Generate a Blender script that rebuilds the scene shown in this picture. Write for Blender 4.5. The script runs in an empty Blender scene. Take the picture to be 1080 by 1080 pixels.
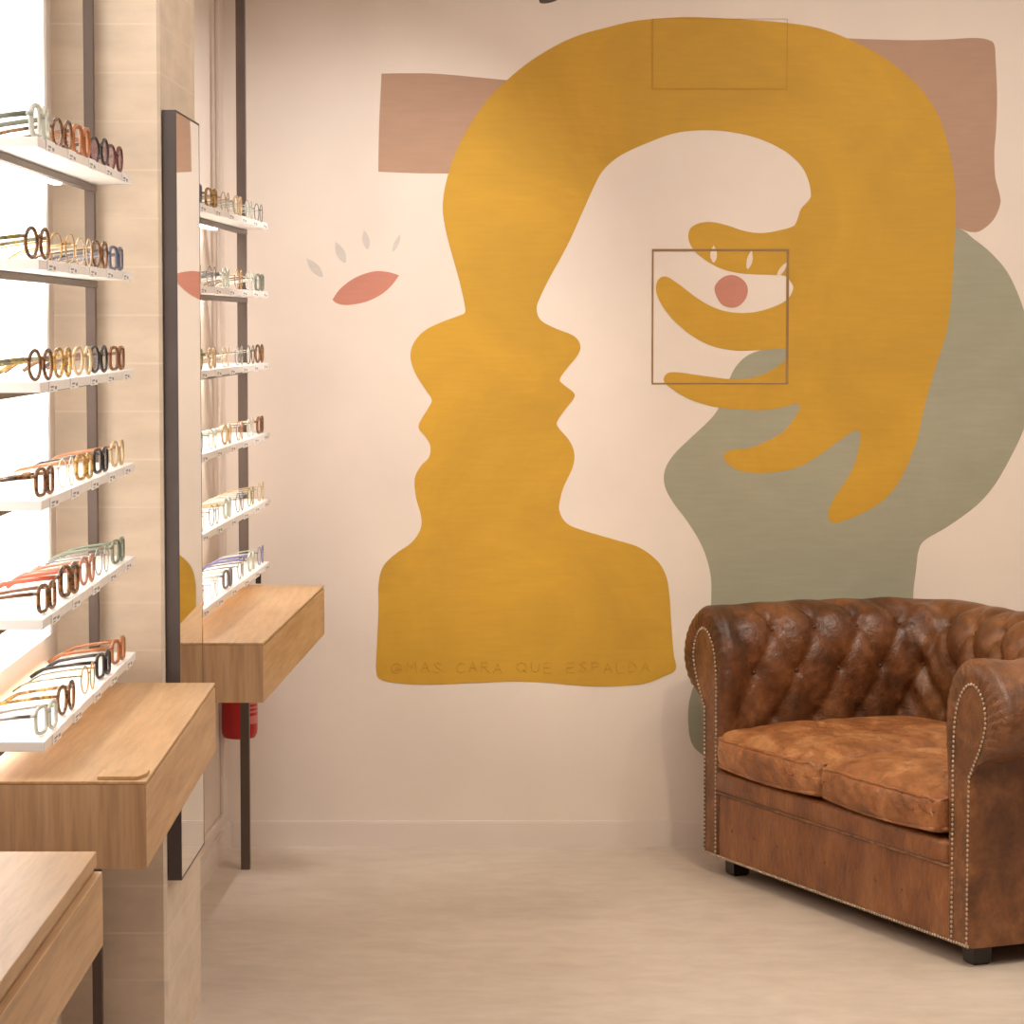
# interior of an eyewear shop: lit racks, mural wall, leather sofa. Metres; camera at the origin, looking along +y
# outlines of the painted shapes on the back wall, (x, z) in metres; a third value marks a sharp corner
YELLOW = [(-0.161,1.661),(-0.185,1.749),(-0.196,1.821),(-0.188,1.888),(-0.168,1.955),(-0.141,2.018),(-0.107,2.074),(-0.067,2.13),(-0.013,2.183),(0.053,2.236),(0.134,2.284),(0.2,2.311),(0.267,2.329),(0.334,2.345),(0.401,2.353),(0.494,2.358),(0.601,2.354),(0.7,2.348),(0.788,2.34),(0.868,2.326),(0.941,2.3),(1.023,2.26),(1.085,2.219),(1.134,2.177),(1.172,2.134),(1.205,2.08),(1.227,2.017),(1.242,1.955),(1.252,1.888),(1.255,1.794),(1.252,1.702),(1.247,1.597),(1.241,1.522),(1.232,1.466),(1.211,1.398),(1.187,1.317),(1.169,1.248),(1.154,1.173),(1.139,1.131),(1.123,1.089),(1.094,1.035),(1.054,0.991),(1.0,0.958),(0.946,0.936),(0.922,0.928),(0.905,0.936),(0.902,0.964),(0.918,1.001),(0.945,1.042),(0.972,1.089),(0.987,1.143),(0.991,1.183),(0.976,1.193),(0.944,1.174),(0.89,1.134),(0.837,1.099),(0.783,1.08),(0.715,1.072),(0.653,1.077),(0.614,1.099),(0.602,1.12),(0.621,1.137),(0.674,1.143),(0.728,1.164),(0.775,1.193),(0.809,1.238),(0.819,1.261),(0.808,1.269),(0.768,1.259),(0.714,1.251),(0.647,1.253),(0.573,1.261),(0.505,1.282),(0.458,1.309),(0.432,1.332),(0.438,1.353),(0.465,1.359),(0.539,1.349),(0.62,1.339),(0.673,1.341),(0.727,1.359),(0.783,1.397,1),(0.783,1.427,1),(0.689,1.421),(0.629,1.421),(0.569,1.433),(0.519,1.457),(0.473,1.492),(0.438,1.53),(0.414,1.57),(0.408,1.599),(0.416,1.623),(0.438,1.629),(0.473,1.608),(0.519,1.573),(0.564,1.546),(0.613,1.53),(0.672,1.527),(0.728,1.539),(0.777,1.562),(0.797,1.594),(0.79,1.615),(0.774,1.631),(0.747,1.634),(0.698,1.636),(0.648,1.639),(0.598,1.65),(0.558,1.67),(0.523,1.696),(0.505,1.72),(0.499,1.745),(0.507,1.768),(0.533,1.781),(0.568,1.783),(0.612,1.773),(0.658,1.758),(0.706,1.752),(0.757,1.76),(0.796,1.772),(0.808,1.792),(0.818,1.821),(0.842,1.848),(0.845,1.868),(0.838,1.901),(0.818,1.941),(0.777,1.979),(0.723,2.008),(0.663,2.028),(0.589,2.04),(0.522,2.041),(0.455,2.032),(0.388,2.008),(0.322,1.979),(0.281,1.952),(0.252,1.921),(0.228,1.875),(0.201,1.815),(0.168,1.741),(0.141,1.688),(0.107,1.627),(0.081,1.574),(0.07,1.54),(0.081,1.507),(0.121,1.484),(0.175,1.462),(0.194,1.435),(0.186,1.406),(0.155,1.368),(0.136,1.339),(0.145,1.325),(0.175,1.301),(0.176,1.285),(0.155,1.258),(0.129,1.22),(0.132,1.201),(0.162,1.166),(0.177,1.13),(0.173,1.089),(0.148,1.035),(0.138,1.001),(0.135,0.964),(0.157,0.928),(0.207,0.907),(0.292,0.882),(0.36,0.861),(0.411,0.825),(0.438,0.783),(0.449,0.728),(0.455,0.643),(0.462,0.556),(0.468,0.51),(0.43,0.488),(0.379,0.469),(0.293,0.461),(0.208,0.462),(0.106,0.471),(0.003,0.475),(-0.108,0.471),(-0.236,0.466),(-0.322,0.47),(-0.373,0.48),(-0.388,0.504),(-0.385,0.591),(-0.381,0.685),(-0.381,0.753),(-0.368,0.805),(-0.33,0.843),(-0.287,0.873),(-0.261,0.912),(-0.259,0.95),(-0.273,1.001),(-0.277,1.056),(-0.259,1.093),(-0.237,1.116),(-0.232,1.147),(-0.245,1.174),(-0.264,1.197),(-0.262,1.218),(-0.236,1.261),(-0.228,1.282),(-0.245,1.309),(-0.272,1.352),(-0.288,1.399),(-0.28,1.44),(-0.249,1.476),(-0.202,1.5),(-0.148,1.52),(-0.133,1.53),(-0.136,1.56),(-0.148,1.614)]
GREEN = [(1.256,1.767),(1.307,1.736),(1.357,1.696),(1.401,1.646),(1.433,1.584),(1.458,1.513),(1.475,1.433),(1.481,1.352),(1.474,1.271),(1.456,1.199),(1.425,1.129),(1.377,1.042),(1.324,0.98),(1.243,0.92),(1.179,0.882),(1.16,0.852),(1.153,0.798),(1.145,0.711),(1.154,0.621),(1.247,0.526),(1.276,0.417),(1.277,0.261,1),(0.549,0.261,1),(0.522,0.285),(0.508,0.321),(0.504,0.384),(0.51,0.43),(0.526,0.48),(0.548,0.54),(0.564,0.621),(0.569,0.717),(0.567,0.778),(0.554,0.832),(0.534,0.879),(0.5,0.934),(0.459,0.988),(0.435,1.035),(0.435,1.08),(0.459,1.123),(0.506,1.17),(0.559,1.22),(0.586,1.255),(0.606,1.306),(0.62,1.345),(0.639,1.379),(0.673,1.409),(0.727,1.43),(0.794,1.473),(0.968,1.607),(1.127,1.768)]
TAUPE_A = [(-0.368,2.2,1),(-0.294,2.201),(-0.201,2.199),(-0.027,2.183),(0.053,2.178,1),(0.054,1.919,1),(-0.181,1.92),(-0.281,1.921),(-0.378,1.925,1),(-0.375,2.061)]
TAUPE_B = [(0.909,2.3,1),(1.085,2.294),(1.208,2.295),(1.301,2.3),(1.344,2.294),(1.36,2.279),(1.364,2.232),(1.369,2.134),(1.367,2.035),(1.363,1.986),(1.366,1.912),(1.379,1.863),(1.381,1.832),(1.362,1.789),(1.325,1.758),(1.294,1.756),(1.263,1.765),(1.194,1.768,1),(1.07,2.141,1)]
LIP = [(-0.509,1.564,1),(-0.489,1.593),(-0.454,1.621),(-0.419,1.637),(-0.384,1.645),(-0.349,1.642),(-0.32,1.633,1),(-0.339,1.607),(-0.366,1.582),(-0.401,1.563),(-0.436,1.553),(-0.471,1.549),(-0.496,1.554)]
PUPIL = [(0.574,1.591),(0.583,1.615),(0.605,1.631),(0.631,1.633),(0.656,1.619),(0.668,1.597),(0.664,1.57),(0.645,1.548),(0.619,1.542),(0.592,1.554)]
LASHES = [(-0.582, 1.681, -0.539, 1.631, 0.0243), (-0.5, 1.728, -0.474, 1.671, 0.0243), (-0.419, 1.761, -0.409, 1.709, 0.0202), (-0.315, 1.75, -0.337, 1.702, 0.0135), (0.571, 1.718, 0.571, 1.671, 0.0189), (0.679, 1.704, 0.668, 1.653, 0.0162), (0.78, 1.671, 0.752, 1.631, 0.0135)]
import bpy, bmesh, math, random
from mathutils import Vector, Matrix
R = random.Random(7)
SC = bpy.context.scene
COL = SC.collection
PI = math.pi

# ------------------------------------------------------------------ materials
def lin(c):
    return tuple(((v / 255) / 12.92 if v / 255 <= .04045 else ((v / 255 + .055) / 1.055) ** 2.4) for v in c) + (1,)

class NT:
    """small helper round a material's node tree"""
    def __init__(s, name):
        s.m = bpy.data.materials.new(name); s.m.use_nodes = True
        s.t = s.m.node_tree; s.b = s.t.nodes['Principled BSDF']
    def n(s, kind, **kw):
        o = s.t.nodes.new(kind)
        for k, v in kw.items():
            if k in o.inputs.keys() if isinstance(k, str) else False: o.inputs[k].default_value = v
            else: setattr(o, k, v)
        return o
    def l(s, a, b): s.t.links.new(a, b)
    def coords(s, scale=(1, 1, 1), kind='Object'):
        tc = s.n('ShaderNodeTexCoord'); mp = s.n('ShaderNodeMapping')
        mp.inputs['Scale'].default_value = scale
        s.l(tc.outputs[kind], mp.inputs['Vector']); return mp.outputs['Vector']
    def noise(s, vec, scale=5, detail=4, rough=.55, dist=0):
        o = s.n('ShaderNodeTexNoise'); o.inputs['Scale'].default_value = scale
        o.inputs['Detail'].default_value = detail; o.inputs['Roughness'].default_value = rough
        o.inputs['Distortion'].default_value = dist
        s.l(vec, o.inputs['Vector']); return o.outputs['Fac']
    def ramp(s, fac, stops):
        o = s.n('ShaderNodeValToRGB'); e = o.color_ramp.elements
        while len(e) < len(stops): e.new(.5)
        for el, (p, c) in zip(e, stops): el.position = p; el.color = lin(c)
        s.l(fac, o.inputs['Fac']); return o.outputs['Color']
    def mix(s, fac, a, b, mode='MIX'):
        o = s.n('ShaderNodeMix'); o.data_type = 'RGBA'; o.blend_type = mode
        for v, i in ((fac, 0), (a, 6), (b, 7)):
            if hasattr(v, 'type') and not isinstance(v, (tuple, float, int)): s.l(v, o.inputs[i])
            else: o.inputs[i].default_value = v
        return o.outputs[2]
    def bump(s, h, strength=.3, dist=.002):
        o = s.n('ShaderNodeBump'); o.inputs['Strength'].default_value = strength
        o.inputs['Distance'].default_value = dist
        s.l(h, o.inputs['Height']); s.l(o.outputs['Normal'], s.b.inputs['Normal'])
    def set(s, **kw):
        for k, v in kw.items(): s.b.inputs[k.replace('_', ' ')].default_value = v
        return s

def plain(name, c, rough=.5, metal=0., var=.04, scale=8, bump=0., **kw):
    """flat colour with a faint procedural mottling"""
    t = NT(name); v = t.coords()
    f = t.noise(v, scale, 3)
    lo = tuple(max(0, x * (1 - var)) for x in c); hi = tuple(min(255, x * (1 + var)) for x in c)
    t.l(t.ramp(f, [(.3, lo), (.7, hi)]), t.b.inputs['Base Color'])
    t.set(Roughness=rough, Metallic=metal)
    if bump: t.bump(t.noise(v, 60, 4), bump, .001)
    for k, x in kw.items(): t.b.inputs[k.replace('_', ' ')].default_value = x
    return t.m

def glow(name, c, s):
    t = NT(name); t.set(Base_Color=lin(c), Emission_Color=lin(c), Emission_Strength=s, Roughness=.5); return t.m

def oak(name, scale, lo, mid, hi):
    t = NT(name); v = t.coords(scale)
    f = t.noise(v, 1.0, 6, .6, .35); g = t.noise(v, 3.2, 3, .7)
    c = t.ramp(f, [(.28, lo), (.5, mid), (.72, hi)])
    c2 = t.ramp(g, [(.35, (205, 205, 205)), (.6, (255, 255, 255))])
    t.l(t.mix(.45, c, c2, 'MULTIPLY'), t.b.inputs['Base Color'])
    t.set(Roughness=.42); t.bump(f, .08, .001); return t.m

def leather(name, dark, mid, hi, scale=7, rough=.36, stretch=(1, 1, 1)):
    t = NT(name); v = t.coords(stretch)
    f = t.noise(v, scale, 6, .62, .4); f2 = t.noise(v, scale * 5, 4, .6)
    c = t.ramp(f, [(.3, dark), (.5, mid), (.72, hi)])
    c2 = t.ramp(f2, [(.3, (170, 165, 160)), (.62, (255, 255, 255))])
    t.l(t.mix(.6, c, c2, 'MULTIPLY'), t.b.inputs['Base Color'])
    rr = t.n('ShaderNodeMapRange'); t.l(f2, rr.inputs['Value'])
    rr.inputs['To Min'].default_value = rough - .15; rr.inputs['To Max'].default_value = rough + .16
    t.l(rr.outputs[0], t.b.inputs['Roughness'])
    vo = t.n('ShaderNodeTexVoronoi'); vo.feature = 'DISTANCE_TO_EDGE'; vo.inputs['Scale'].default_value = 120
    t.l(v, vo.inputs['Vector'])
    wr = t.noise(v, 22, 5, .6, 1.2)
    ad = t.n('ShaderNodeMath'); ad.operation = 'MULTIPLY_ADD'; ad.inputs[1].default_value = .25
    t.l(vo.outputs['Distance'], ad.inputs[0]); t.l(wr, ad.inputs[2])
    t.bump(ad.outputs[0], .8, .005); return t.m

def wall_paint(name, c, var=.025, rough=.75):
    t = NT(name); v = t.coords()
    f = t.noise(v, 1.6, 4, .6); g = t.noise(v, 45, 3)
    t.l(t.ramp(f, [(.3, tuple(x * (1 - var) for x in c)), (.7, tuple(min(255, x * (1 + var)) for x in c))]), t.b.inputs['Base Color'])
    t.set(Roughness=rough); t.bump(g, .08, .001); return t.m

def stone(name, c, joint, pitch):
    """smooth blocks with thin horizontal joints"""
    t = NT(name); tc = t.n('ShaderNodeTexCoord'); sep = t.n('ShaderNodeSeparateXYZ'); t.l(tc.outputs['Object'], sep.inputs[0])
    m = t.n('ShaderNodeMath'); m.operation = 'DIVIDE'; m.inputs[1].default_value = pitch; t.l(sep.outputs['Z'], m.inputs[0])
    fr = t.n('ShaderNodeMath'); fr.operation = 'FRACT'; t.l(m.outputs[0], fr.inputs[0])
    lt = t.n('ShaderNodeMath'); lt.operation = 'LESS_THAN'; lt.inputs[1].default_value = .045; t.l(fr.outputs[0], lt.inputs[0])
    v = t.coords((2, 2, 6)); f = t.noise(v, 3, 5, .6)
    base = t.ramp(f, [(.3, tuple(x * .95 for x in c)), (.7, tuple(min(255, x * 1.04) for x in c))])
    t.l(t.mix(lt.outputs[0], base, lin(joint)), t.b.inputs['Base Color'])
    t.set(Roughness=.55); t.bump(lt.outputs[0], -.15, .002); return t.m

def concrete(name):
    t = NT(name); v = t.coords((1, 1.6, 1))
    f = t.noise(v, 1.4, 7, .62, .8); g = t.noise(v, 9, 6, .65, .5)
    a = t.ramp(f, [(.3, (202, 186, 169)), (.52, (210, 194, 178)), (.72, (216, 201, 186))])
    b = t.ramp(g, [(.32, (226, 224, 222)), (.62, (255, 255, 255))])
    t.l(t.mix(.55, a, b, 'MULTIPLY'), t.b.inputs['Base Color'])
    rr = t.n('ShaderNodeMapRange'); t.l(g, rr.inputs['Value'])
    rr.inputs['To Min'].default_value = .38; rr.inputs['To Max'].default_value = .56
    t.l(rr.outputs[0], t.b.inputs['Roughness'])
    t.b.inputs['Specular IOR Level'].default_value = .35
    t.bump(g, .05, .001); return t.m

def brushed_paint(name, c, var=.05):
    t = NT(name); v = t.coords((1, 1, 1)); f = t.noise(v, 2.4, 5, .6, 1.0); g = t.noise(t.coords((3, 3, 30)), 3, 3)
    a = t.ramp(f, [(.3, tuple(x * (1 - var) for x in c)), (.7, tuple(min(255, x * (1 + var)) for x in c))])
    b = t.ramp(g, [(.3, (242, 242, 240)), (.7, (255, 255, 255))])
    t.l(t.mix(.6, a, b, 'MULTIPLY'), t.b.inputs['Base Color']); t.set(Roughness=.7); return t.m

def speckled(name, dark, light, scale=90, rough=.18, trans=0.):
    """tortoiseshell acetate"""
    t = NT(name); v = t.coords(); f = t.noise(v, scale, 3, .5, .8)
    t.l(t.ramp(f, [(.42, dark), (.58, light)]), t.b.inputs['Base Color'])
    t.set(Roughness=rough, Transmission_Weight=trans); return t.m

M = {}
M['wall'] = wall_paint('wall_paint', (226, 210, 196))
M['skirting'] = wall_paint('skirting_paint', (224, 208, 196), .015, .5)
M['ceiling'] = wall_paint('ceiling_paint', (236, 230, 224))
M['floor'] = concrete('polished_concrete')
M['stone'] = stone('pier_stone', (224, 206, 184), (230, 213, 192), .0945)
M['oak'] = oak('oak_top', (26, 1.6, 26), (198, 157, 110), (210, 170, 124), (220, 182, 137))
M['oak_front'] = oak('oak_front', (26, 1.6, 26), (190, 146, 100), (210, 168, 120), (224, 184, 138))
M['oak_end'] = oak('oak_end', (30, 30, 1.8), (184, 144, 106), (206, 167, 128), (220, 184, 146))
M['black'] = plain('black_metal', (38, 33, 32), .45, .3)
M['bronze'] = plain('dark_bronze_metal', (98, 84, 77), .4, .35)
M['darkframe'] = plain('dark_mirror_frame', (86, 78, 76), .5, .2)
M['white'] = plain('white_lacquer', (244, 241, 237), .35, 0, .01)
M['grey'] = plain('price_text_grey', (150, 142, 140), .6)
M['card'] = plain('white_card', (250, 247, 243), .5, 0, .01)
t = NT('mirror_glass'); t.set(Base_Color=(.78, .78, .73, 1), Metallic=1., Roughness=.015); M['mirror'] = t.m
M['led_far'] = glow('led_strip_light_far', (255, 247, 236), 24.)
M['led'] = glow('led_strip_light', (255, 247, 236), 13.)
M['panel'] = glow('backlit_panel_light', (255, 248, 240), 2.0)
M['yellow'] = brushed_paint('ochre_yellow_paint', (196, 148, 41))
M['green'] = brushed_paint('sage_green_paint', (159, 154, 131), .03)
M['taupe'] = brushed_paint('taupe_paint', (178, 141, 116), .03)
M['red'] = brushed_paint('terracotta_paint', (192, 126, 106), .04)
M['lash'] = brushed_paint('pale_lilac_paint', (204, 192, 182), .02)
M['lash_light'] = brushed_paint('whitish_paint', (226, 206, 188), .02)
M['scrawl'] = plain('brown_pencil', (170, 120, 36), .8)
M['seam'] = plain('dark_seam', (146, 112, 72), .8)
M['seam_faint'] = plain('ochre_seam', (178, 128, 36), .8)
M['leather'] = leather('worn_brown_leather', (66, 38, 20), (106, 62, 33), (148, 95, 57))
M['leather_arm'] = leather('scuffed_brown_leather', (88, 52, 28), (122, 76, 42), (158, 106, 66))
M['leather_seat'] = leather('tan_seat_leather', (126, 74, 38), (164, 103, 58), (204, 146, 96), 7, .42, (1, 1.6, 1))
M['leather_base'] = leather('base_panel_leather', (114, 66, 35), (142, 87, 48), (164, 108, 66), 6, .42, (1.6, 1, .8))
M['piping'] = leather('piping_leather', (96, 58, 34), (138, 90, 56), (176, 130, 92), 20)
M['nail'] = plain('antique_nickel_nail', (196, 178, 156), .32, .75, .1, 60)
M['foot'] = plain('black_stained_wood', (34, 26, 22), .4)
M['redsteel'] = plain('red_enamel', (178, 28, 30), .3)
M['label'] = plain('pale_red_label', (206, 120, 112), .5)
M['rubber'] = plain('black_rubber', (24, 24, 24), .6)

# acetate / metal colours of the spectacles:  name -> (material, words)
def acet(n, c, **k): return plain('acetate_' + n, c, .18, 0, .03, 30, **k)
FC = {
 'clear': (plain('acetate_clear', (214, 216, 202), .12, 0, .02, 30, Transmission_Weight=.35), 'clear crystal'),
 'champagne': (plain('acetate_champagne', (214, 186, 146), .14, 0, .04, 30, Transmission_Weight=.25), 'champagne'),
 'tortoise': (speckled('acetate_tortoise', (48, 30, 18), (132, 86, 42)), 'tortoiseshell'),
 'honey': (speckled('acetate_honey', (128, 84, 30), (206, 164, 84), 90, .16, .2), 'honey'),
 'amber': (acet('amber', (176, 108, 62), Transmission_Weight=.2), 'amber orange'),
 'black': (acet('black', (40, 34, 34)), 'black'),
 'oxblood': (acet('oxblood', (98, 46, 40)), 'oxblood'),
 'grey': (acet('grey', (112, 106, 108)), 'smoke grey'),
 'navy': (acet('navy', (92, 94, 110)), 'navy grey'),
 'blue': (acet('blue', (108, 108, 152)), 'violet'),
 'brown': (acet('brown', (116, 74, 44)), 'brown'),
 'rose': (acet('rose', (176, 122, 98), Transmission_Weight=.2), 'rose brown'),
 'olive': (speckled('acetate_olive', (84, 76, 40), (150, 136, 76)), 'olive'),
 'gold': (plain('metal_gold', (176, 136, 74), .25, .9), 'gold metal'),
 'steel': (plain('metal_steel', (150, 146, 142), .25, .9), 'steel'),
 'moss': (acet('moss', (110, 116, 100)), 'moss grey'),
 'red': (acet('red', (172, 82, 56)), 'red'),
}
def lensmat(n, c, a):
    t = NT(n); t.set(Base_Color=lin(c), Roughness=.05, Alpha=a); return t.m
M['lens'] = lensmat('demo_lens', (250, 250, 248), .08)
M['lens_tint'] = lensmat('lilac_lens', (176, 140, 142), .5)

# ------------------------------------------------------------------ object helpers
def link(o, parent=None):
    COL.objects.link(o)
    if parent: o.parent = parent
    return o
def tag(o, label=None, cat=None, group=None, kind=None):
    if label: o['label'] = label
    if cat: o['category'] = cat
    if group: o['group'] = group
    if kind: o['kind'] = kind
    return o
def thing(name, label, cat, loc=(0, 0, 0), rz=0, group=None):
    o = bpy.data.objects.new(name, None); o.empty_display_size = .1; link(o)
    o.location = loc; o.rotation_euler = (0, 0, rz)
    return tag(o, label, cat, group)
def obj(name, bm, mats, parent=None, smooth=False, angle=None):
    bmesh.ops.recalc_face_normals(bm, faces=bm.faces)
    me = bpy.data.meshes.new(name); bm.to_mesh(me); bm.free()
    for m in (mats if isinstance(mats, (list, tuple)) else [mats]): me.materials.append(m)
    if smooth:
        for p in me.polygons: p.use_smooth = True
        if angle: me.set_sharp_from_angle(angle=math.radians(angle))
    return link(bpy.data.objects.new(name, me), parent)
def BM(): return bmesh.new()
def box(bm, x0, x1, y0, y1, z0, z1, bev=0., mi=0):
    g = bmesh.ops.create_cube(bm, size=1); vs = g['verts']
    for v in vs:
        v.co = Vector(((x0 + x1) / 2 + v.co.x * (x1 - x0), (y0 + y1) / 2 + v.co.y * (y1 - y0), (z0 + z1) / 2 + v.co.z * (z1 - z0)))
    fs = {f for v in vs for f in v.link_faces}
    for f in fs: f.material_index = mi
    if bev:
        es = {e for v in vs for e in v.link_edges}
        bmesh.ops.bevel(bm, geom=list(es), offset=bev, segments=2, affect='EDGES', profile=.5, clamp_overlap=True)
    return bm
def prism(bm, plan, z0, z1, bev=0., mi=0):
    n = len(plan)
    lo = [bm.verts.new((x, y, z0)) for x, y in plan]; hi = [bm.verts.new((x, y, z1)) for x, y in plan]
    fs = [bm.faces.new(lo[::-1]), bm.faces.new(hi)] + [bm.faces.new((lo[i], lo[(i + 1) % n], hi[(i + 1) % n], hi[i])) for i in range(n)]
    for f in fs: f.material_index = mi
    if bev:
        es = {e for f in fs for e in f.edges}
        bmesh.ops.bevel(bm, geom=list(es), offset=bev, segments=2, affect='EDGES', profile=.5, clamp_overlap=True)
    return bm
def frame_of(d, up=Vector((0, 0, 1))):
    d = d.normalized()
    if abs(d.dot(up)) > .98: up = Vector((1, 0, 0))
    a = d.cross(up).normalized(); return a, a.cross(d).normalized()
def tube(bm, pts, r, seg=8, closed=False, flat=1., up=Vector((0, 0, 1)), cap=True):
    """sweeps a (possibly flattened) circle along pts; r may be a list"""
    pts = [Vector(p) for p in pts]; n = len(pts); rings = []
    for i, p in enumerate(pts):
        if closed: d = pts[(i + 1) % n] - pts[i - 1]
        else: d = pts[min(i + 1, n - 1)] - pts[max(i - 1, 0)]
        a, b = frame_of(d, up); rr = r[i] if isinstance(r, (list, tuple)) else r
        rings.append([bm.verts.new(p + a * (math.cos(2 * PI * k / seg) * rr) + b * (math.sin(2 * PI * k / seg) * rr * flat)) for k in range(seg)])
    for i in range(n if closed else n - 1):
        A, B = rings[i], rings[(i + 1) % n]
        for k in range(seg): bm.faces.new((A[k], A[(k + 1) % seg], B[(k + 1) % seg], B[k]))
    if cap and not closed: bm.faces.new(rings[0][::-1]); bm.faces.new(rings[-1])
    return bm
def lathe(bm, prof, seg=24, c=(0, 0, 0), caps=True):
    rings = [[bm.verts.new((c[0] + r * math.cos(2 * PI * k / seg), c[1] + r * math.sin(2 * PI * k / seg), c[2] + z)) for k in range(seg)] for r, z in prof]
    for A, B in zip(rings, rings[1:]):
        for k in range(seg): bm.faces.new((A[k], A[(k + 1) % seg], B[(k + 1) % seg], B[k]))
    if caps: bm.faces.new(rings[0][::-1]); bm.faces.new(rings[-1])
    return bm
def catmull(P, sub=4, closed=True):
    """smooth curve through 2-D points; a third component marks a sharp corner"""
    n = len(P); out = []
    for i in range(n if closed else n - 1):
        p1, p2 = P[i], P[(i + 1) % n]
        p0 = P[i - 1] if (closed or i > 0) else p1
        p3 = P[(i + 2) % n] if (closed or i + 2 < n) else p2
        if len(p1) > 2: p0 = p1
        if len(p2) > 2: p3 = p2
        for k in range(sub):
            t = k / sub
            out.append(tuple(.5 * (2 * p1[j] + (p2[j] - p0[j]) * t + (2 * p0[j] - 5 * p1[j] + 4 * p2[j] - p3[j]) * t * t + (3 * p1[j] - p0[j] - 3 * p2[j] + p3[j]) * t ** 3) for j in (0, 1)))
    if not closed: out.append(tuple(P[-1][:2]))
    return out

# ------------------------------------------------------------------ camera
cd = bpy.data.cameras.new('camera'); cam = link(bpy.data.objects.new('camera', cd))
cd.sensor_width = 36; cd.lens = 100; cd.clip_end = 60
cam.location = (0, 0, 1.5); cam.rotation_euler = (PI / 2 - math.atan(200 / 3000), 0, 0)
SC.camera = cam

# ------------------------------------------------------------------ room shell
WY, CEIL = 8.088, 2.85
def near_wall(y): return -.900 + .016 * (5.6 - y)          # the shop's left wall beside the first racks
def far_wall(y): return -.8143 - .0285 * (WY - y)           # the same wall beyond the pier, turned a little
def slab(name, *a, mat='wall', **k):
    o = obj(name, box(BM(), *a, **k), M[mat]); tag(o, kind='structure'); return o
slab('floor', -1.3, 4.2, -1.7, WY + .2, -.1, 0, mat='floor')
slab('ceiling', -1.3, 4.2, -1.7, WY + .2, CEIL, CEIL + .1, mat='ceiling')
slab('wall_back', -1.3, 4.2, WY, WY + .2, 0, CEIL)
slab('wall_right', 4.0, 4.2, -1.5, WY, 0, CEIL)
slab('wall_front', -1.3, 4.2, -1.7, -1.5, 0, CEIL)
o = obj('wall_left', prism(BM(), [(near_wall(-1.5), -1.5), (near_wall(5.66), 5.66), (far_wall(5.66), 5.66), (far_wall(WY), WY), (-1.3, WY), (-1.3, -1.5)], 0, CEIL), M['wall'])
tag(o, kind='structure')
o = obj('wall_pier', prism(BM(), [(near_wall(5.6) - .01, 5.6), (-.694, 5.6), (-.688, 5.607), (-.6825, 6.162), (-.688, 6.17), (far_wall(6.17) - .01, 6.17)], 0, CEIL), M['stone'])
tag(o, kind='structure')
# skirtings
bm = BM(); box(bm, far_wall(WY), 4.0, WY - .011, WY, 0, .068); box(bm, far_wall(WY), 4.0, WY - .008, WY, .068, .0725)
tag(obj('baseboard_back', bm, M['skirting']), kind='structure')
def along_far(y0, y1, off0, off1): return [(far_wall(y0) + off0, y0), (far_wall(y0) + off1, y0), (far_wall(y1) + off1, y1), (far_wall(y1) + off0, y1)]
bm = BM(); prism(bm, along_far(6.17, WY - .012, 0, .011), 0, .068); prism(bm, along_far(6.17, WY - .012, 0, .008), .068, .0725)
tag(obj('baseboard_left', bm, M['skirting']), kind='structure')
# raised panel moulding on the wall beyond the pier
bm = BM()
for y0, y1 in ((6.55, 7.2), (7.36, 7.93)):
    for q in ((y0, y0 + .022, .10, 2.5), (y1 - .022, y1, .10, 2.5), (y0, y1, .10, .122), (y0, y1, 2.478, 2.5)):
        prism(bm, along_far(q[0], q[1], 0, .012), q[2], q[3], .003)
tag(obj('trim_1', bm, M['skirting']), kind='structure')

# ------------------------------------------------------------------ mural (painted on the back wall)
mural = thing('wall_mural', 'large wall mural of a yellow profile and hand over sage and taupe shapes', 'mural', (.35, WY, 0))
def paint(name, outline, mat, thick, label=None, sub=4, smooth=True):
    pts = catmull(outline, sub) if smooth else [p[:2] for p in outline]
    bm = BM(); ox = mural.location.x
    f = [bm.verts.new((x - ox, -thick, z)) for x, z in pts]; b = [bm.verts.new((x - ox, 0, z)) for x, z in pts]
    n = len(pts); bm.faces.new(f)
    for i in range(n): bm.faces.new((f[i], f[(i + 1) % n], b[(i + 1) % n], b[i]))
    bm.normal_update()
    bmesh.ops.triangulate(bm, faces=[x for x in bm.faces if len(x.verts) > 4])
    o = obj(name, bm, mat, mural)
    if label: o['label'] = label
    return o
paint('taupe_block', TAUPE_A, M['taupe'], .0005, 'taupe painted rectangle behind the yellow head')
paint('taupe_block', TAUPE_B, M['taupe'], .0005, 'taupe painted slab with a rounded foot')
paint('sage_figure', GREEN, M['green'], .0008, 'sage green painted head and neck silhouette')
paint('yellow_figure', YELLOW, M['yellow'], .0012, 'ochre yellow bust, arched hair and hand with spread fingers')
paint('closed_eye', LIP, M['red'], .0006, 'terracotta leaf-shaped closed eye')
paint('pupil', PUPIL, M['red'], .0016, 'terracotta dot inside the painted hand')
for i, (x0, z0, x1, z1, w) in enumerate(LASHES):
    d = Vector((x1 - x0, z1 - z0)); L = d.length; d /= L; q = Vector((-d.y, d.x)) * w / 2
    c = lambda t, s: (x0 + d.x * L * t + q.x * s, z0 + d.y * L * t + q.y * s)
    paint('eyelash', [c(0, 0) + (1,), c(.3, .75), c(.65, 1), c(1, .35), c(1, -.35), c(.65, -1), c(.3, -.75)], M['lash' if i < 4 else 'lash_light'], .0007 if i < 4 else .0018)
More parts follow.
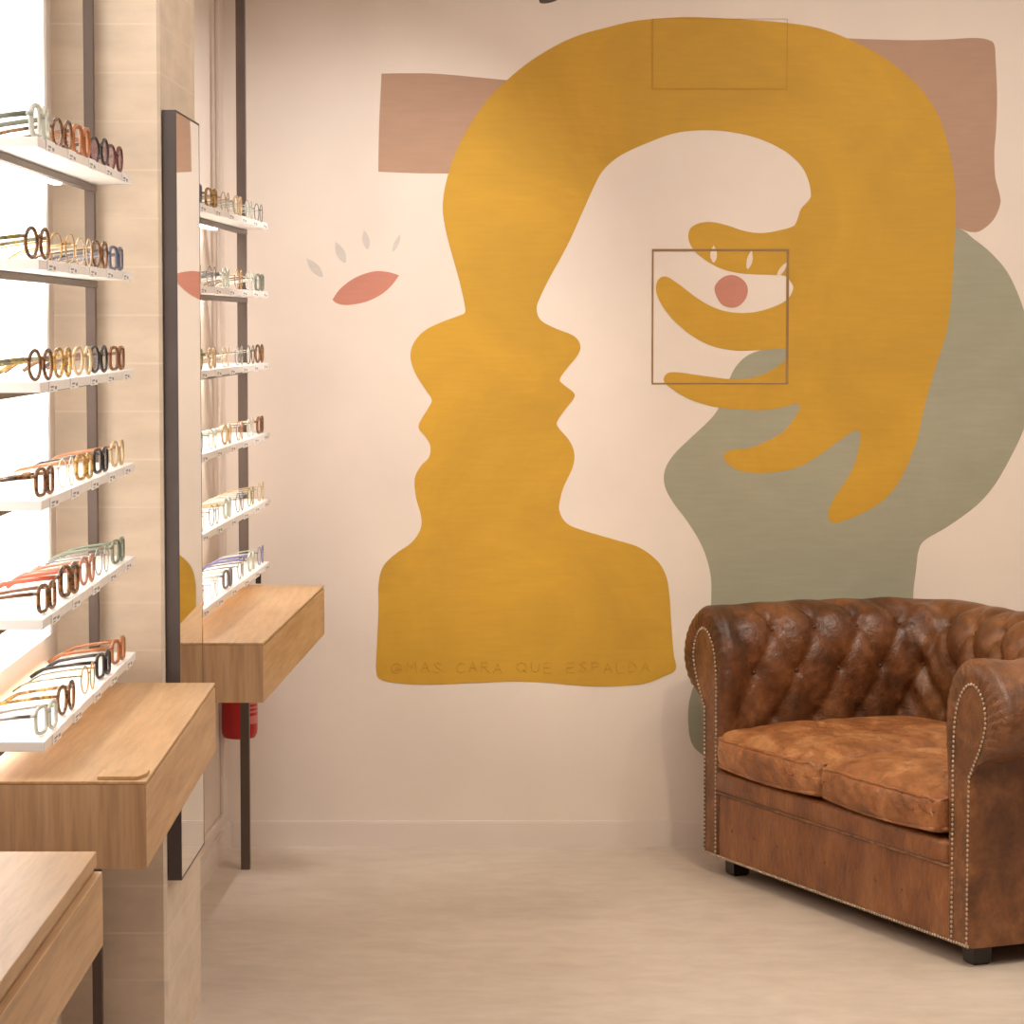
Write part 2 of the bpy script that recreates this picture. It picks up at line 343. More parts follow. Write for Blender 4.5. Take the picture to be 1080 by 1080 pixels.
# pencilled signature along the foot of the yellow bust
GL = {'@': [[(.75, .35), (.6, .6), (.35, .55), (.35, .3), (.6, .28), (.75, .4), (.95, .3), (.95, .75), (.6, 1), (.15, .85), (.02, .45), (.2, .08), (.7, .02)]],
 'M': [[(0, 0), (.15, 1), (.5, .45), (.85, 1), (1, 0)]], 'A': [[(0, 0), (.5, 1), (1, 0)], [(.2, .4), (.8, .4)]],
 'S': [[(.95, .85), (.5, 1), (.1, .78), (.5, .52), (.92, .28), (.5, 0), (.02, .15)]], 'C': [[(.95, .85), (.5, 1), (.05, .6), (.15, .15), (.6, 0), (1, .15)]],
 'R': [[(.05, 0), (.05, 1), (.75, .95), (.8, .6), (.05, .5)], [(.35, .5), (1, 0)]], 'Q': [[(.5, 0), (.05, .35), (.1, .8), (.5, 1), (.92, .75), (.9, .25), (.5, 0)], [(.6, .3), (1, -.08)]],
 'U': [[(0, 1), (.05, .2), (.5, 0), (.9, .2), (.95, 1)]], 'E': [[(.95, 1), (.05, 1), (.05, 0), (.95, 0)], [(.05, .52), (.75, .52)]],
 'P': [[(.05, 0), (.05, 1), (.8, .95), (.85, .6), (.05, .48)]], 'L': [[(.05, 1), (.05, 0), (.9, 0)]], 'D': [[(.05, 0), (.05, 1), (.65, .9), (.95, .5), (.65, .08), (.05, 0)]]}
x = -.346; base = .500; hgt = .029
for word in '@MAS CARA QUE ESPALDA'.split():
    bm = BM()
    for ch in word:
        w = .031 if ch in '@MQ' else .024
        for st in GL[ch]:
            tube(bm, [(x + u * w - .35, -.0014, base + v * hgt + .002 * math.sin(x * 40)) for u, v in st], .0011, 5, flat=.35)
        x += w + .0115
    x += .030
    obj('handwritten_word', bm, M['scrawl'], mural)['label'] = 'pencilled word along the foot of the yellow bust'

def hatch(x0, x1, z0, z1, w, mat, label):
    o = thing('wall_hatch', label, 'wall hatch', ((x0 + x1) / 2, WY, z0))
    a, h = (x1 - x0) / 2, z1 - z0
    bm = BM(); d0, d1 = -.0024, -.0002
    box(bm, -a, -a + w[0], d0, d1, 0, h); box(bm, a - w[1], a, d0, d1, 0, h)
    box(bm, -a + w[0], a - w[1], d0, d1, h - w[2], h); box(bm, -a + w[0], a - w[1], d0, d1, 0, w[3])
    obj('seam', bm, mat, o)
hatch(.3965, .785, 1.325, 1.7075, (.0045, .0075, .0065, .0035), M['seam'], 'square wall hatch outlined by a dark seam round the red dot of the mural')
hatch(.394, .776, 2.156, 2.353, (.0042, .0007, .0007, .0032), M['seam_faint'], 'wall hatch painted over in yellow at the crown of the mural, faint seam')

# ------------------------------------------------------------------ oak counters
def counter(label, front0, front1, z0, z1, wall, lip, proud, group='oak counters below the racks'):
    (xa, ya), (xb, yb) = front0, front1
    o = thing('oak_counter', label, 'counter', (xa, ya, z0), 0, group)
    def pl(offf, y0, y1):                                     # plan from the wall to the front line moved by offf
        fx = lambda y: xa + (xb - xa) * (y - ya) / (yb - ya) + offf
        return [(p - xa, q - ya) for p, q in ((wall(y0) + .003, y0), (fx(y0), y0), (fx(y1), y1), (wall(y1) + .003, y1))]
    h = z1 - z0
    obj('top_panel', prism(BM(), pl(0, ya, yb), h - lip, h, .0012), M['oak'], o)
    bm = BM(); prism(bm, pl(-.004, ya + .002, yb - .0004), .002, h - lip - .0005)
    obj('carcass', bm, M['oak_end'], o)
    e = BM(); fx = lambda y: xa + (xb - xa) * (y - ya) / (yb - ya)
    prism(e, [(wall(ya) + .003 - xa, 0), (-.0006, 0), (-.0006, .002), (wall(ya) + .003 - xa, .002)], 0, h - lip - .0003)
    obj('end_panel', e, M['oak_end'], o)
    d = BM(); y0, y1 = ya + .0005, yb - .0005
    prism(d, [(fx(y0) - .0039 - xa, y0 - ya), (fx(y0) + proud - xa, y0 - ya), (fx(y1) + proud - xa, y1 - ya), (fx(y1) - .0039 - xa, y1 - ya)], 0, h - lip - (.0075 if proud > .003 else .0045), .0012)
    obj('drawer_front', d, M['oak_front'], o)
    return o
counter('oak counter under the bright near rack with a thin slat lying on its corner', (-.5595, 4.3115), (-.5779, 5.504), .6645, .8, near_wall, .005, .0)
counter('short oak drawer counter beyond the tall mirror, with the red extinguisher below', (-.5448, 6.194), (-.5015, 7.568), .668, .8, far_wall, .005, .0)
fc = counter('oak counter closest to us with a groove under its top edge', (-.5390, 2.45), (-.5507, 3.7335), .674, .8, near_wall, .019, .0075)
s = thing('wooden_slat', 'small thin oak slat lying on the near corner of the counter', 'slat', (-.60, 4.357, .8003))
bm = BM(); prism(bm, [(-.036, -.034), (.026, -.034), (.036, .0), (.036, .034), (-.036, .034)], .0, .0055, .001); obj('slat', bm, M['oak_front'], s)

# ------------------------------------------------------------------ backlit panel, uprights, shelves
lp = thing('light_panel', 'tall glowing white backlit panel behind the shelves of the near rack', 'light panel', (near_wall(3.9), 3.9, .90))
def along_near(y0, y1, o0, o1, ox=0, oy=0): return [(near_wall(y0) + o0 - ox, y0 - oy), (near_wall(y0) + o1 - ox, y0 - oy), (near_wall(y1) + o1 - ox, y1 - oy), (near_wall(y1) + o0 - ox, y1 - oy)]
ox, oy = near_wall(3.9), 3.9
obj('diffuser', prism(BM(), along_near(3.9, 5.44, .001, .008, ox, oy), 0, 1.93), M['panel'], lp)
for y_ in (5.44, 3.87): obj('edge_strip', prism(BM(), along_near(y_, y_ + .03, .001, .010, ox, oy), 0, 1.93, .001), M['white'], lp)


u1 = thing('shelf_upright', 'dark bronze upright post at the far end of the bright near rack', 'shelf post', (-.8195, 5.565, 0), 0, 'rack posts')
obj('post', box(BM(), -.011, .008, -.010, .010, 0, CEIL, .001), M['bronze'], u1)
u2 = thing('shelf_upright', 'slim dark upright post standing on the floor in the back corner', 'shelf post', (-.7321, 7.742, 0), 0, 'rack posts')
obj('post', box(BM(), -.0125, .0125, -.0125, .0125, 0, CEIL, .001), M['bronze'], u2)

ORD = ['topmost', 'second', 'third', 'fourth', 'fifth', 'lowest']
ZN = [1.781, 1.596, 1.4085, 1.228, 1.0455, .857]
ZF = [1.765, 1.582, 1.391, 1.203, 1.023, .853]
def shelf(z, ya, xa, yb, xb, wall, railx, label, tags, foot=None, group=None):
    o = thing('display_shelf', label, 'shelf', (xa, ya, z), 0, group)
    off = .0175
    q = lambda y, d: xa + (xb - xa) * (y - ya) / (yb - ya) + d
    P = lambda L: [(x - xa, y - ya) for x, y in L]
    obj('board', prism(BM(), P([(wall(ya) + off, ya), (q(ya, 0), ya), (q(yb, 0), yb), (wall(yb) + off, yb)]), -.0155, 0, .001), M['white'], o)
    r = lambda y: railx(y)
    obj('support_rail', prism(BM(), P([(r(ya + .01), ya + .01), (r(ya + .01) + .014, ya + .01), (r(yb) + .014, yb + .02), (r(yb), yb + .02)]), -.0285, -.016, .001), M['bronze'], o)
    obj('led_strip', prism(BM(), P([(wall(ya) + off + .006, ya + .02), (wall(ya) + off + .022, ya + .02), (wall(yb) + off + .022, yb - .08), (wall(yb) + off + .006, yb - .08)]), -.0190, -.0157), M['led' if wall is near_wall else 'led_far'], o)
    for y in tags:
        bm = BM(); x = q(y, 0) - xa; sl = (xb - xa) / (yb - ya)
        def strip(y0, y1, d0, d1, z0, z1, mi):
            prism(bm, [(x + sl * (y0) + d0, y - ya + y0), (x + sl * y0 + d1, y - ya + y0), (x + sl * y1 + d1, y - ya + y1), (x + sl * y1 + d0, y - ya + y1)], z0, z1, 0, mi)
        strip(-.045, .045, .0002, .0016, -.0172, .0005, 0)
        strip(-.030, .002, .0016, .0019, -.0105, -.0075, 1); strip(-.030, -.008, .0016, .0019, -.0148, -.013, 1); strip(.014, .034, .0016, .0019, -.0135, -.0085, 1)
        obj('price_label', bm, [M['card'], M['grey']], o)
    if foot: obj('foot', box(BM(), foot[0] - xa, foot[0] - xa + .014, foot[1] - ya, foot[1] - ya + .014, .8005 - z, -.016, .001), M['black'], o)
    return o
NT_Y = [4.46, 4.70, 4.95, 5.18, 5.42]
for i, z in enumerate(ZN):
    shelf(z, 4.335, -.718, 5.535, -.736, near_wall, lambda y: -.806 - .012 * (y - 4.335), ORD[i] + ' white display shelf of the brightly backlit near rack', NT_Y, None, 'shelves of the near rack')
FT_Y = [6.42, 6.67, 6.92, 7.17, 7.40, 7.61]
for i, z in enumerate(ZF):
    shelf(z, 6.285, -.699, 7.700, -.657, far_wall, lambda y: -.772 + .03 * (y - 6.285), ORD[i] + ' white display shelf of the far rack beyond the mirror', FT_Y, (-.688, 7.60) if i == 5 else None, 'shelves of the far rack')

# ------------------------------------------------------------------ spectacles
def lens_shape(kind, n=28):
    """closed outline of one lens, width .050, height about .042, centred"""
    out = []
    for k in range(n):
        a = 2 * PI * k / n; c, s = math.cos(a), math.sin(a)
        e, w, h = {'round': (2.0, .0235, .0225), 'panto': (2.3, .0250, .0225), 'square': (3.4, .0255, .0205), 'chunky': (3.0, .0265, .0235), 'metal': (2.0, .0240, .0235), 'slim': (3.0, .0260, .0165)}[kind]
        x = math.copysign(abs(c) ** (2 / e), c) * w; z = math.copysign(abs(s) ** (2 / e), s) * h
        if kind == 'panto' and s < 0: x *= 1 - .18 * (-s)
        out.append((x, z))
    return out
STY = {'round': (.0030, 1.0), 'panto': (.0029, 1.0), 'square': (.0030, 1.1), 'chunky': (.0040, 1.1), 'metal': (.0012, 1.0), 'slim': (.0026, 1.0)}
PROTO = {}
def spectacles_mesh(kind):
    """front (rims, bridge, end pieces), two lenses, two temples; front looks along -y, rests on z = 0"""
    if kind in PROTO: return PROTO[kind]
    r, fl = STY[kind]; L = lens_shape(kind); zc = max(z for _, z in L) + r * fl; half = max(x for x, _ in L); gap = half + .0085
    curve = lambda x: .9 * x * x                       # wrap of the front
    parts = []
    bm = BM()
    for s in (-1, 1):
        tube(bm, [(s * gap + x, curve(s * gap + x), zc + z) for x, z in L], r, 8, True, fl, Vector((0, 1, 0)))
    w = gap - half
    tube(bm, [(-w - r * .3, 0, zc + .007), (-w * .5, -.001, zc + .0105), (0, -.0015, zc + .0115), (w * .5, -.001, zc + .0105), (w + r * .3, 0, zc + .007)], r * .95, 8)
    xe = gap + half + r + .002; ze = zc + .0095
    for s in (-1, 1):
        tube(bm, [(s * (gap + half * .96), curve(gap + half), ze), (s * xe, curve(xe) + .001, ze), (s * xe, curve(xe) + .006, ze)], max(r * .9, .0016), 8)
    me = lambda nm, b: (nm, b)
    parts.append(('front_frame', bm))
    for s in (-1, 1):
        bm = BM(); sc = 1 - r * .4 / .024
        a = [bm.verts.new((s * gap + x * sc, curve(s * gap + x * sc) - .0006, zc + z * sc)) for x, z in L]; b = [bm.verts.new((s * gap + x * sc, curve(s * gap + x * sc) + .0006, zc + z * sc)) for x, z in L]
        n = len(L); bm.faces.new(a); bm.faces.new(b[::-1])
        for k in range(n): bm.faces.new((a[k], a[(k + 1) % n], b[(k + 1) % n], b[k]))
        parts.append(('lens', bm))
    y0 = curve(xe) + .005
    for s in (-1, 1):
        bm = BM(); rr = max(r * .62, .0012); path = [(s * xe, y0, ze), (s * (xe + .001), y0 + .03, ze - .003), (s * (xe + .0005), y0 + .065, ze - .008), (s * (xe - .002), y0 + .090, ze - .013), (s * (xe - .004), y0 + .102, ze - .0195), (s * (xe - .007), y0 + .115, max(.0028, ze - .0285))]
        tube(bm, path, [rr, rr * .95, rr * .9, rr, rr * 1.15, rr * 1.1], 8, False, 1.7 if kind != 'metal' else 1.2)
        parts.append(('temple', bm))
    res = []
    for nm, b in parts:
        bmesh.ops.recalc_face_normals(b, faces=b.faces)
        m = bpy.data.meshes.new(kind + '_' + nm); b.to_mesh(m); b.free(); m.materials.append(None)
        for p in m.polygons: p.use_smooth = nm != 'lens'
        res.append((nm, m))
    PROTO[kind] = res; return res
KW = {'round': 'round', 'panto': 'soft round', 'square': 'rectangular', 'chunky': 'thick square', 'metal': 'thin round', 'slim': 'slim rectangular'}
SRC = {}
def spectacles(kind, col, temple, tint, loc, yaw, label, group):
    """first of a kind is built, the others are copies of it and of each of its parts"""
    if kind not in SRC:
        root = bpy.data.objects.new('spectacles', None); root.empty_display_size = .05; link(root)
        kids = []
        for nm, m in spectacles_mesh(kind):
            c = link(bpy.data.objects.new(nm, m), root); c.material_slots[0].link = 'OBJECT'; kids.append(c)
        SRC[kind] = (root, kids)
    else:
        r0, k0 = SRC[kind]; root = r0.copy(); COL.objects.link(root); kids = []
        for k in k0:
            c = k.copy(); c.parent = root; COL.objects.link(c); kids.append(c)
    root.location = loc; root.rotation_euler = (0, 0, PI / 2 + yaw)
    tag(root, label, 'glasses', group)
    for c in kids:
        nm = c.data.name.split('_', 1)[1]
        c.material_slots[0].material = (M['lens_tint'] if tint else M['lens']) if nm.startswith('lens') else FC[temple if (temple and nm.startswith('temple')) else col][0]
        if temple and nm.startswith('temple'): c['label'] = FC[temple][1] + ' temple'
    return root
NEAR = [  # (where along the shelf, shape, colour, temple colour, tinted, turn)
 [(4.44, 'chunky', 'clear', 'moss', 0, 2), (4.68, 'round', 'tortoise', None, 0, 7), (4.91, 'chunky', 'amber', None, 0, 4), (5.14, 'round', 'black', None, 1, 9), (5.37, 'panto', 'oxblood', None, 1, 6)],
 [(4.40, 'round', 'tortoise', 'olive', 0, 9), (4.67, 'metal', 'gold', None, 0, 12), (4.93, 'metal', 'champagne', None, 0, 5), (5.14, 'panto', 'tortoise', 'black', 0, 5), (5.38, 'square', 'navy', None, 0, 3)],
 [(4.42, 'round', 'tortoise', 'olive', 0, 9), (4.66, 'panto', 'honey', None, 0, 4), (4.90, 'panto', 'champagne', 'brown', 0, 6), (5.11, 'round', 'black', None, 0, 7), (5.38, 'square', 'brown', None, 0, 4)],
 [(4.45, 'square', 'tortoise', None, 0, 3), (4.69, 'metal', 'clear', None, 0, 4), (4.91, 'square', 'honey', 'amber', 0, 4), (5.13, 'square', 'black', None, 0, 3), (5.37, 'panto', 'champagne', 'amber', 0, 3)],
 [(4.46, 'square', 'tortoise', 'brown', 0, 3), (4.71, 'chunky', 'tortoise', 'red', 0, 4), (4.93, 'panto', 'rose', None, 0, 3), (5.13, 'metal', 'steel', 'grey', 0, 4), (5.37, 'square', 'moss', None, 0, 2)],
 [(4.44, 'square', 'clear', 'steel', 0, 6), (4.66, 'panto', 'tortoise', 'honey', 0, 4), (4.93, 'metal', 'gold', 'olive', 0, 3), (5.14, 'square', 'black', None, 0, 3), (5.36, 'square', 'amber', None, 0, 3)]]
POS5 = ['closest to us', 'second from near end', 'middle of the row', 'second from far end', 'last at the far end']
POS6 = ['closest to the mirror', 'second from the mirror', 'third from the mirror', 'third from far end', 'second from far end', 'last at the far end']
def say(kind, col, temple, pos, shelf_word, rack):
    return f"{FC[col][1]} {KW[kind]} glasses{', ' + temple + ' temples' if temple else ''}, {pos}, {shelf_word} shelf, {rack} rack"
for i, row in enumerate(NEAR):
    for (y, k, c, tmp, tint, yaw), pos in zip(row, POS5):
        x = -.718 - .015 * (y - 4.335) - .010
        spectacles(k, c, tmp, tint, (x, y, ZN[i] + .0004), -math.radians(yaw), say(k, c, tmp, pos, ORD[i], 'near'), 'glasses on the near rack')
FAR = [
 [('square', 'grey', None), ('square', 'honey', 'clear'), ('metal', 'champagne', None), ('panto', 'champagne', 'clear'), ('metal', 'clear', None), ('metal', 'steel', 'clear')],
 [('panto', 'clear', None), ('metal', 'steel', None), ('panto', 'clear', 'grey'), ('metal', 'gold', 'clear'), ('metal', 'clear', 'oxblood'), ('square', 'moss', 'clear')],
 [('panto', 'olive', 'honey'), ('panto', 'champagne', 'olive'), ('metal', 'champagne', 'olive'), ('metal', 'steel', None), ('metal', 'black', 'clear'), ('round', 'tortoise', 'clear')],
 [('metal', 'moss', 'clear'), ('metal', 'clear', None), ('panto', 'champagne', 'clear'), ('metal', 'rose', 'clear'), ('metal', 'clear', 'steel'), ('square', 'brown', 'champagne')],
 [('metal', 'clear', 'brown'), ('metal', 'steel', 'clear'), ('panto', 'clear', 'champagne'), ('metal', 'grey', 'clear'), ('metal', 'olive', 'clear'), ('metal', 'champagne', None)],
 [('metal', 'brown', 'amber'), ('metal', 'clear', None), ('square', 'grey', 'clear'), ('metal', 'steel', 'navy'), ('panto', 'clear', 'blue'), ('metal', 'blue', 'clear')]]
for i, row in enumerate(FAR):
    for (k, c, tmp), y, pos in zip(row, FT_Y, POS6):
        x = -.699 + .0297 * (y - 6.285) - .012
        spectacles(k, c, tmp, 0, (x, y + R.uniform(-.012, .012), ZF[i] + .0004), math.radians(R.uniform(-6, -1)), say(k, c, tmp, pos, ORD[i], 'far'), 'glasses on the far rack')

# ------------------------------------------------------------------ tall mirror on the pier
ang = -.007
mr = thing('tall_mirror', 'tall narrow mirror in a dark frame mounted on the stone pier', 'mirror', (-.6875, 5.618, .388))
H_ = 1.528; W_ = .392; d = .0285
def lean(y): return .007 * y
bm = BM()
def mp(y0, y1, x0, x1, z0, z1): prism(bm, [(x0 + lean(y0), y0), (x1 + lean(y0), y0), (x1 + lean(y1), y1), (x0 + lean(y1), y1)], z0, z1, .0008)
mp(0, .004, .001, d, 0, H_); mp(W_ - .004, W_, .001, d, 0, H_); mp(.004, W_ - .004, .001, d, 0, .004); mp(.004, W_ - .004, .001, d, H_ - .004, H_); mp(.004, W_ - .004, .001, .008, .004, H_ - .004)
obj('frame', bm, M['darkframe'], mr)
bm = BM(); mp(.004, W_ - .004, .0085, d - .0005, .004, H_ - .004); obj('mirror_glass', bm, M['mirror'], mr)

# ------------------------------------------------------------------ fire extinguisher
fe = thing('fire_extinguisher', 'red fire extinguisher hanging low in the back corner behind the thin post', 'fire extinguisher', (-.7650, 7.925, .335))
obj('body', lathe(BM(), [(.030, 0), (.044, .004), (.050, .016), (.0515, .03), (.0515, .27), (.047, .30), (.034, .325), (.02, .335)], 32), M['redsteel'], fe, True, 40)
bm = BM(); lathe(bm, [(.018, .335), (.018, .355), (.013, .36), (.013, .38), (.018, .382), (.018, .395)], 16); box(bm, -.01, .055, -.008, .008, .395, .402, .002); box(bm, -.01, .06, -.008, .008, .372, .379, .002)
obj('valve_handle', bm, M['rubber'], fe)
bm = BM(); tube(bm, catmull([(0, -.015), (-.002, -.05), (-.004, -.062), (-.002, -.0640)], 6, False) and [(.016, -.012, .375), (.02, -.045, .37), (.014, -.062, .33), (.006, -.063, .27), (.004, -.0615, .20)], .006, 8); obj('hose', bm, M['rubber'], fe, True)
bm = BM()
for z0, z1 in ((.10, .112), (.088, .094), (.076, .082), (.045, .068)):
    for k in range(7):
        a0, a1 = math.radians(-62 + k * 8), math.radians(-62 + (k + 1) * 8); r_ = .0519
        bm.faces.new([bm.verts.new((r_ * math.cos(a), r_ * math.sin(a), z)) for a, z in ((a0, z0), (a1, z0), (a1, z1), (a0, z1))])
obj('instruction_label', bm, M['label'], fe)
obj('wall_bracket', box(BM(), -.0545, -.045, -.02, .02, .24, .31, .002), M['black'], fe)

# ------------------------------------------------------------------ pendant spotlight whose tip dips into the frame
sp = thing('track_spotlight', 'black ceiling spotlight whose lower tip just shows at the top edge above the mural', 'spotlight', (.092, 7.0, 2.273))
bm = BM(); tube(bm, [(0, 0, .012), (-.035, .03, .16)], .026, 24); bmesh.ops.transform(bm, matrix=Matrix.Identity(4), verts=bm.verts)
obj('lamp_head', bm, M['black'], sp, True, 40)
bm = BM(); tube(bm, [(-.03, .026, .15), (-.03, .026, CEIL - 2.273)], .008, 12); obj('stem', bm, M['black'], sp, True, 40)
bm = BM(); lathe(bm, [(.05, CEIL - 2.273 - .02), (.05, CEIL - 2.273)], 24, (-.03, .026, 0)); obj('ceiling_mount', bm, M['black'], sp, True, 40)

# ------------------------------------------------------------------ leather sofa
SW, SD, CR = 1.325, .755, .20
sofa = thing('leather_sofa', 'worn brown leather two-seat sofa with buttoned back and rolled arms before the mural', 'sofa', (.523, 7.731, 0), math.radians(-66.07))
PROF = [(-.100, .048), (-.100, .20), (-.104, .34), (-.114, .45), (-.124, .55), (-.118, .63), (-.085, .695), (-.030, .725), (.030, .722), (.088, .687), (.128, .635), (.140, .575), (.112, .520), (.056, .492), (.012, .486), (.0, .470), (0, .25), (0, .048)]
PANEL = [(-.075, .052), (-.075, .20), (-.075, .34), (-.075, .45), (-.073, .54), (-.062, .605), (-.036, .648), (-.006, .666), (.022, .660), (.046, .635), (.058, .598), (.054, .56), (.034, .515), (.012, .48), (-.003, .455), (-.008, .43), (-.010, .25), (-.010, .052)]
def dense(P, n):
    c = catmull(P, 8, False); L = [0]
    for a, b in zip(c, c[1:]): L.append(L[-1] + math.dist(a, b))
    return c, L
PF, PLn = dense(PROF, 8); PN, _ = dense(PANEL, 8)
# refine the tufted stretch
NP = len(PF)
i_t0 = min(range(NP), key=lambda i: abs(PF[i][1] - .55) + (10 if PF[i][0] > 0 else 0)); T0 = PLn[i_t0]
TS, QS = .133, .130
LA = SD - CR; ARC = .11 * PI / 2; LB = SW - 2 * CR
SEG = [LA, ARC, LB, ARC, LA]; CUM = [0]
for v in SEG: CUM.append(CUM[-1] + v)
def path(S):
    """point on the plan outline, outward normal, part index"""
    k = 0
    while k < 4 and S > CUM[k + 1] + 1e-9: k += 1
    t = (S - CUM[k]) / SEG[k]
    if k == 0: return (0, S), (-1, 0), k
    if k == 1: a = t * PI / 2; return (CR - CR * math.cos(a), LA + CR * math.sin(a)), (-math.cos(a), math.sin(a)), k
    if k == 2: return (CR + t * LB, SD), (0, 1), k
    if k == 3: a = t * PI / 2; return (SW - CR + CR * math.sin(a), LA + CR * math.cos(a)), (math.sin(a), math.cos(a)), k
    return (SW, LA * (1 - t)), (1, 0), k
def sm(x): x = max(0, min(1, x)); return x * x * (3 - 2 * x)
MID = CUM[5] / 2
def over(S):
    s = min(S, CUM[5] - S); return 1 - .52 * sm((s - .15) / .33)
def tuft(S, T):
    s = min(S, CUM[5] - S); p = (s - .105) / TS; q = (T - T0) / QS
    if S > 0: pass
    U, V = p + q / 2, p - q / 2
    h = (abs(math.sin(PI * U)) * abs(math.sin(PI * V)) + 1e-6) ** .5
    w = sm((q + 1.9) / .5) * (1 - sm((q - 1.25) / 1.0)) * sm((s - .02) / .06)
    d = -.021 * (1 - h)
    for du in (-1, 0, 1):
        for dq in (-1, 0, 1):
            qn = round(q) + dq; off = .5 * (qn % 2); pn = round(p - off) + off + du
            if qn in (-1, 0, 1) and pn >= -.01: d -= .013 * math.exp(-(((p - pn) * TS) ** 2 + ((q - qn) * QS) ** 2) / .017 ** 2)
    for q_ in (0, 1):                                   # fine gathers radiating from each button
        off = .5 * (q_ % 2); pn = round(p - off) + off
        dx, dz = (p - pn) * TS, (q - q_) * QS; r_ = math.hypot(dx, dz)
        d += .0022 * math.cos(7 * math.atan2(dz, dx) + pn) * math.exp(-((r_ - .026) / .022) ** 2)
    cn = math.exp(-((s - LA - ARC * .45) / .085) ** 2)     # loose folds gathered in the corner
    d += cn * (.007 * math.sin(70 * (s * .8 + T * .75)) + .003 * math.sin(41 * T - 63 * s))
    return d * w
NORM = []
for i in range(NP):
    a, b = PF[max(i - 1, 0)], PF[min(i + 1, NP - 1)]; dx, dz = b[0] - a[0], b[1] - a[1]; L = math.hypot(dx, dz) or 1; NORM.append((-dz / L, dx / L))
def spt(S, i, extra=0.):
    (px, py), (nx, ny), k = path(S); o_, z = PF[i]
    if o_ > 0: o_ *= over(S)
    dd = tuft(S, PLn[i]) + extra
    o_ += NORM[i][0] * dd; z += NORM[i][1] * dd
    sag = .006 * math.sin(S * 5.1) if z > .6 else 0
    z += sag * sm((z - .55) / .15)
    return Vector((px + nx * o_, py + ny * o_, z))
# denser profile
def refine(L, k=2):
    return [tuple(L[i][j] + (L[i + 1][j] - L[i][j]) * t / k for j in (0, 1)) for i in range(len(L) - 1) for t in range(k)] + [L[-1]]
ns = 250; SS = [CUM[5] * i / ns for i in range(ns + 1)]
# snap part borders onto samples
for b in (CUM[1] + ARC / 2, CUM[4] - ARC / 2):
    j = min(range(ns + 1), key=lambda i: abs(SS[i] - b)); SS[j] = b
def sweep(S_list, start=False, end=False):
    bm = BM(); rows = []
    def cap_rows(S, sgn):
        out = []
        for bb, k in ((.0025, 1.0), (-.001, .72), (.0015, .38), (.008, .14)):
            row = []
            for i in range(NP):
                full = spt(S, i); (px, py), (nx, ny), _ = path(S); po, pz = PN[i]
                pan = Vector((px + nx * po, py + ny * po, pz)); v = full.lerp(pan, k)
                pl = .0022 * math.sin(i * 1.9) * (k * (1 - k) * 4) if PF[i][1] > .5 else 0
                v.y = bb + pl; row.append(v)
            out.append(row)
        return out
    if start: rows += cap_rows(S_list[0], 1)
    for S in S_list:
        if (start and S < .016) or (end and S > CUM[5] - .016): continue
        rows.append([spt(S, i) for i in range(NP)])
    if end: rows += cap_rows(S_list[-1], -1)[::-1]
    V = [[bm.verts.new(p) for p in r] for r in rows]
    for a, b in zip(V, V[1:]):
        for i in range(NP - 1): bm.faces.new((a[i], a[i + 1], b[i + 1], b[i]))
    return bm
b1, b2 = CUM[1] + ARC / 2, CUM[4] - ARC / 2
def panel_mesh(x0, sgn):
    bm = BM(); f = [bm.verts.new((x0 - sgn * o_, .0015, z)) for o_, z in PN]; g = [bm.verts.new((x0 - sgn * o_, .012, z)) for o_, z in PN]
    bm.faces.new(f); n = len(f)
    for i in range(n): bm.faces.new((f[i], f[(i + 1) % n], g[(i + 1) % n], g[i]))
    return bm
def nail_mesh(pts, step, r, nrm=(0, -1, 0)):
    bm = BM(); acc = 0; L = step
    for a, b in zip(pts, pts[1:]):
        a, b = Vector(a), Vector(b); d_ = (b - a).length; t = L - acc
        while t <= d_:
            bmesh.ops.create_icosphere(bm, subdivisions=1, radius=r, matrix=Matrix.Translation(a.lerp(b, t / d_)) @ Matrix.Diagonal((1, .6, 1, 1))); t += L
        acc = d_ - (t - L)
    return bm
for nm, lst, st, en, x0, sgn in (('arm', [s for s in SS if s <= b1 + 1e-9], True, False, 0, 1), ('arm', [s for s in SS if s >= b2 - 1e-9], False, True, SW, -1)):
    a = obj(nm, sweep(lst, st, en), M['leather' if sgn == 1 else 'leather_arm'], sofa, True)
    obj('arm_front_panel', panel_mesh(x0, sgn), M['leather_arm'], a)
    tr = [(x0 - sgn * o_ * 1.0, .0, z) for o_, z in PN]
    obj('nailhead_trim', nail_mesh(tr, .0115, .0048), M['nail'], a, True)
obj('backrest', sweep([s for s in SS if b1 - 1e-9 <= s <= b2 + 1e-9]), M['leather_arm'], sofa, True)
# buttons at the knots of the quilting
bmb = BM(); bmesh.ops.create_uvsphere(bmb, u_segments=12, v_segments=8, radius=.0068)
first = None
rowsq = [(0, T0), (1, T0 + QS)]
for q, T in rowsq:
    i = min(range(NP), key=lambda j: abs(PLn[j] - T))
    pn = .5 * (q % 2)
    while True:
        S = .105 + pn * TS
        if S > MID + .01: break
        for SSx in ({S, CUM[5] - S}):
            p = spt(SSx, i, .004)
            if first is None: first = obj('tuft_button', bmb, M['leather'], sofa, True); c = first
            else: c = first.copy(); COL.objects.link(c)
            c.location = p; c.scale = (1, 1, .8)
        pn += 1
